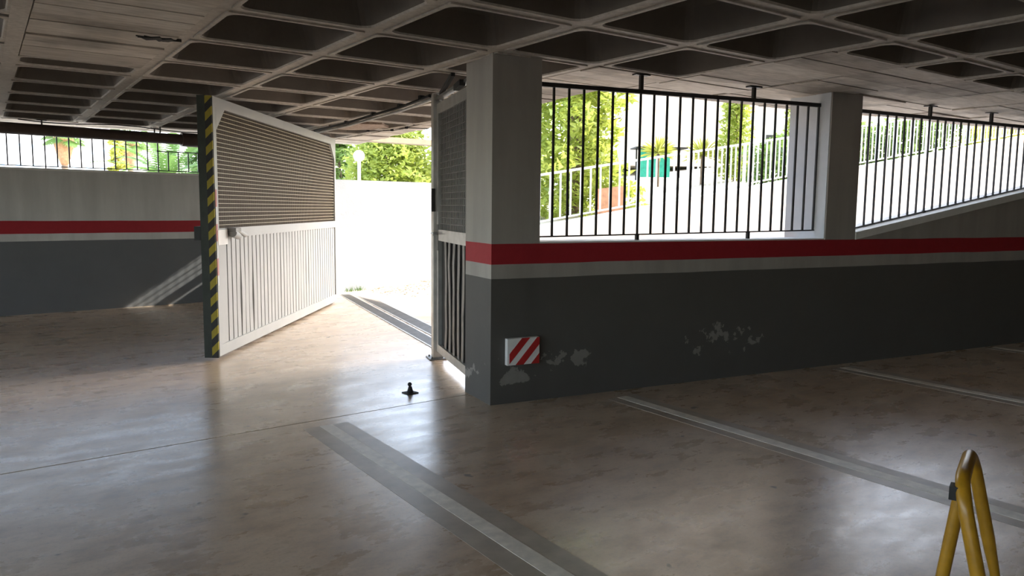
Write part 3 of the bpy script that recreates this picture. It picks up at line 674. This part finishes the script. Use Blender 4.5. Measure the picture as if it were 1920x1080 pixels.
def palm(base, h, label, fan=True, sc=1.0, skirt=True):
    t = thing('palm_tree', base, label, 'palm'); bx, by, bz = base
    ob('trunk', MB().tube([(bx, by, bz-.1), (bx, by, bz+h)], [.28*sc, .2*sc], 10), 'bark', t)
    if skirt: ob('dry_skirt', MB().lathe((bx, by, bz+h), [(.25*sc, -2.6*sc), (.55*sc, -1.7*sc), (.75*sc, -.7*sc), (.5*sc, .1*sc)], 14), 'palm_skirt', t)
    f = MB()
    for k in range(46):
        g = 2.4*k; e = R(75)-R(115)*(k/46); d = Vector((math.cos(g)*math.cos(e), math.sin(g)*math.cos(e), math.sin(e))); s = d.cross(Vector((0, 0, 1)))
        if s.length < .05: continue
        s.normalize(); p = Vector((bx, by, bz+h))+d*.3*sc
        if fan:
            c = p+d*.9*sc; pts = []
            for q in range(-6, 7):
                a = R(q*12); tip = c+(d*math.cos(a)+s*math.sin(a))*(.85*sc)-Vector((0, 0, .25*sc)); sd_ = (s*math.cos(a)-d*math.sin(a))*.06*sc
                f.add([c, c+(tip-c)*.6+sd_, tip, c+(tip-c)*.6-sd_], [(0, 1, 2, 3)])
            f.add([p-s*.03*sc, p+s*.03*sc, c+s*.02, c-s*.02], [(0, 1, 2, 3)])
        else:
            L = 2.4*sc
            for q in range(22):
                u = q/22; c = p+d*L*u-Vector((0, 0, .9*sc*u*u))
                for sg_ in (-1, 1):
                    tip = c+(d*.5+s*sg_).normalized()*(.45*sc*(1-.6*u))-Vector((0, 0, .06)); f.add([c, c+d*.06, tip], [(0, 1, 2)])
            f.add([p-s*.02, p+s*.02, p+d*L-Vector((0, 0, .9*sc))], [(0, 1, 2)])
    ob('fronds', f, 'leaf_palm', t)
p = deep(128, 60); palm((p.x, p.y, .9), 6.2, 'fan palm with a thick tan skirt of dry fronds', True, 1.0)
p = deep(250, 62); palm((p.x, p.y, .9), 6.0, 'fan palm with an orange dry skirt beside the feather palm', True, .95)
p = deep(318, 23); palm((p.x, p.y, .9), 1.3, 'low feather palm arching behind the far wall', False, .9, False)
p = deep(385, 30); tree('garden_tree', (p.x, p.y, .9), 3.0, 1.0, 'dense green bush next to the feather palm', 'leaf_palm', 1600, .22, 14)
p = deep(226, 40); tree('garden_tree', (p.x, p.y, .9), 4.0, .7, 'bright yellow bush between the two fan palms', 'leaf_yellow', 900, .3, 10)
# grass tuft and dry leaves at the foot of the ramp wall
gt = at(663, 547); g_ = MB()
for k in range(60):
    x = gt.x+random.uniform(-.16, .16); y = gt.y+random.uniform(-.1, .08); a = random.uniform(0, 6.28); h = random.uniform(.05, .13)
    g_.add([(x-.006, y, .004), (x+.006, y, .004), (x+.05*math.cos(a), y+.05*math.sin(a), h)], [(0, 1, 2)])
o = tag(ob('grass_tuft', g_, 'leaf_palm', None, (gt.x, gt.y, .004)), 'small green grass tuft at the foot of the white ramp wall', 'grass'); o['kind'] = 'stuff'
g_ = MB()
for k in range(500):
    x = random.uniform(5.75, 8.2); y = lw(x)-abs(random.gauss(0, .6))-.05; z = ramp_z(x)+.004; a = random.uniform(0, 6.28); L = random.uniform(.02, .05)
    g_.add([(x, y, z), (x+L*math.cos(a), y+L*math.sin(a), z+.008), (x+L*math.cos(a+1.2), y+L*math.sin(a+1.2), z+.002)], [(0, 1, 2)])
o = tag(ob('leaf_litter', g_, 'leaf_dry', None, (6, 12.5, ramp_z(6))), 'brown fallen leaves along the white ramp wall', 'leaves'); o['kind'] = 'stuff'
# globe lamp
p = deep(674, 21); lp = thing('globe_lamp', (p.x, p.y, .9), 'white globe street lamp behind the white ramp wall', 'lamp')
ob('pole', MB().tube([(p.x, p.y, .85), (p.x, p.y, 2.78)], .045, 10), 'rail_white', lp)
ob('globe', MB().lathe((p.x, p.y, 2.92), [(.05, -.16)]+[(.155*math.cos(R(a)), .155*math.sin(R(a))) for a in range(-60, 91, 15)], 18), 'globe_white', lp)
# ------------------------------------------------------------------ buildings
def block(name, base, w, d, h, rz_, label, wall, win, cols, rows, wz0, ww, wh, sx):
    t = thing(name, base, label, 'building'); bw = ob('walls', MB().box((base[0], base[1], base[2]+h/2), (w, d, h), rz_), wall, t)
    me = MB().box((0, 0, 0), (ww, .12, wh)).mesh('window', win)
    for i in range(cols):
        for j in range(rows):
            lx = -w/2+w*(i+.5)/cols; ly = -d/2-.02; cs, sn = math.cos(rz_), math.sin(rz_)
            inst('window', me, (base[0]+lx*cs-ly*sn, base[1]+lx*sn+ly*cs, base[2]+wz0+j*sx), t, (0, 0, rz_))
    return t
p = deep(175, 130); block('tower_block', (p.x, p.y, .9), 6.5, 8, 34, R(-7), 'pale tower block with blue windows right of the tall fan palm', 'white_facade', 'window_blue', 3, 10, 3, 1.2, 1.1, 3)
p = deep(198, 150); block('tower_block', (p.x, p.y, .9), 5, 8, 30, R(-7), 'white tower block behind the yellow bush', 'white_facade', 'window_blue', 2, 9, 3, 1.4, 1.0, 3)
p = deep(62, 120); block('tower_block', (p.x, p.y, .9), 9, 8, 28, R(-5), 'wide white block with small windows left of the tall fan palm', 'white_facade', 'window_blue', 4, 8, 3, .9, 1.0, 3)
p = deep(1345, 36); cbd = block('cream_building', (p.x, p.y, gz(p.x)), 11.5, 6, 18, R(-30), 'cream rendered house behind the ramp with a dark doorway', 'cream_render', 'window_dark', 3, 3, 8.6, 1.2, 1.4, 3)
q = deep(1446, 28); dz = gz(q.x)
dw = thing('doorway', (q.x, q.y, dz), 'white framed dark doorway with a slatted foot beside the slim cypress', 'doorway')
ob('opening', MB().box((q.x, q.y, dz+.62), (.8, .1, 1.05), R(-30)), 'window_dark', dw)
ob('surround', MB().box((q.x+.05, q.y+.12, dz+.9), (2.2, .2, 2.1), R(-30)), 'white_facade', dw)
for k in range(3): ob('slat', MB().box((q.x, q.y-.07, dz+.16+.11*k), (.78, .03, .04), R(-30)), 'rail_white', dw)
ob('red_marker', MB().box((q.x+.1, q.y-.06, dz+.85), (.09, .03, .09), R(-30)), 'red_paint', dw)
q = deep(1225, 28); dz = gz(q.x)
kb = thing('teal_kiosk', (q.x, q.y, dz), 'low shelter with two teal panels under a black flat roof', 'kiosk')
ob('roof', MB().box((q.x+.1, q.y, dz+1.16), (1.9, .9, .05), R(-30)), 'black_metal', kb)
for k, s in ((-.42, .5), (.20, .6)): ob('teal_panel', MB().box((q.x+k*math.cos(R(30)), q.y-k*math.sin(R(30)), dz+.62), (s, .05, 1.0), R(-30)), 'teal_panel', kb)
for k in (-.75, .85): ob('post', MB().box((q.x+k*math.cos(R(30)), q.y-k*math.sin(R(30)), dz+.57), (.05, .05, 1.14), R(-30)), 'black_metal', kb)
q = deep(1120, 17.7); q2 = deep(1165, 17.7)
tw = thing('terracotta_fence', (q.x, q.y, gz(q.x)), 'row of terracotta fence boards behind the lower railing', 'fence')
for k in range(9):
    a = q.lerp(q2, k/8); ob('fence_board', MB().box((a.x, a.y, gz(a.x)+.32), (.07, .03, .75), R(-30)), 'terracotta', tw)
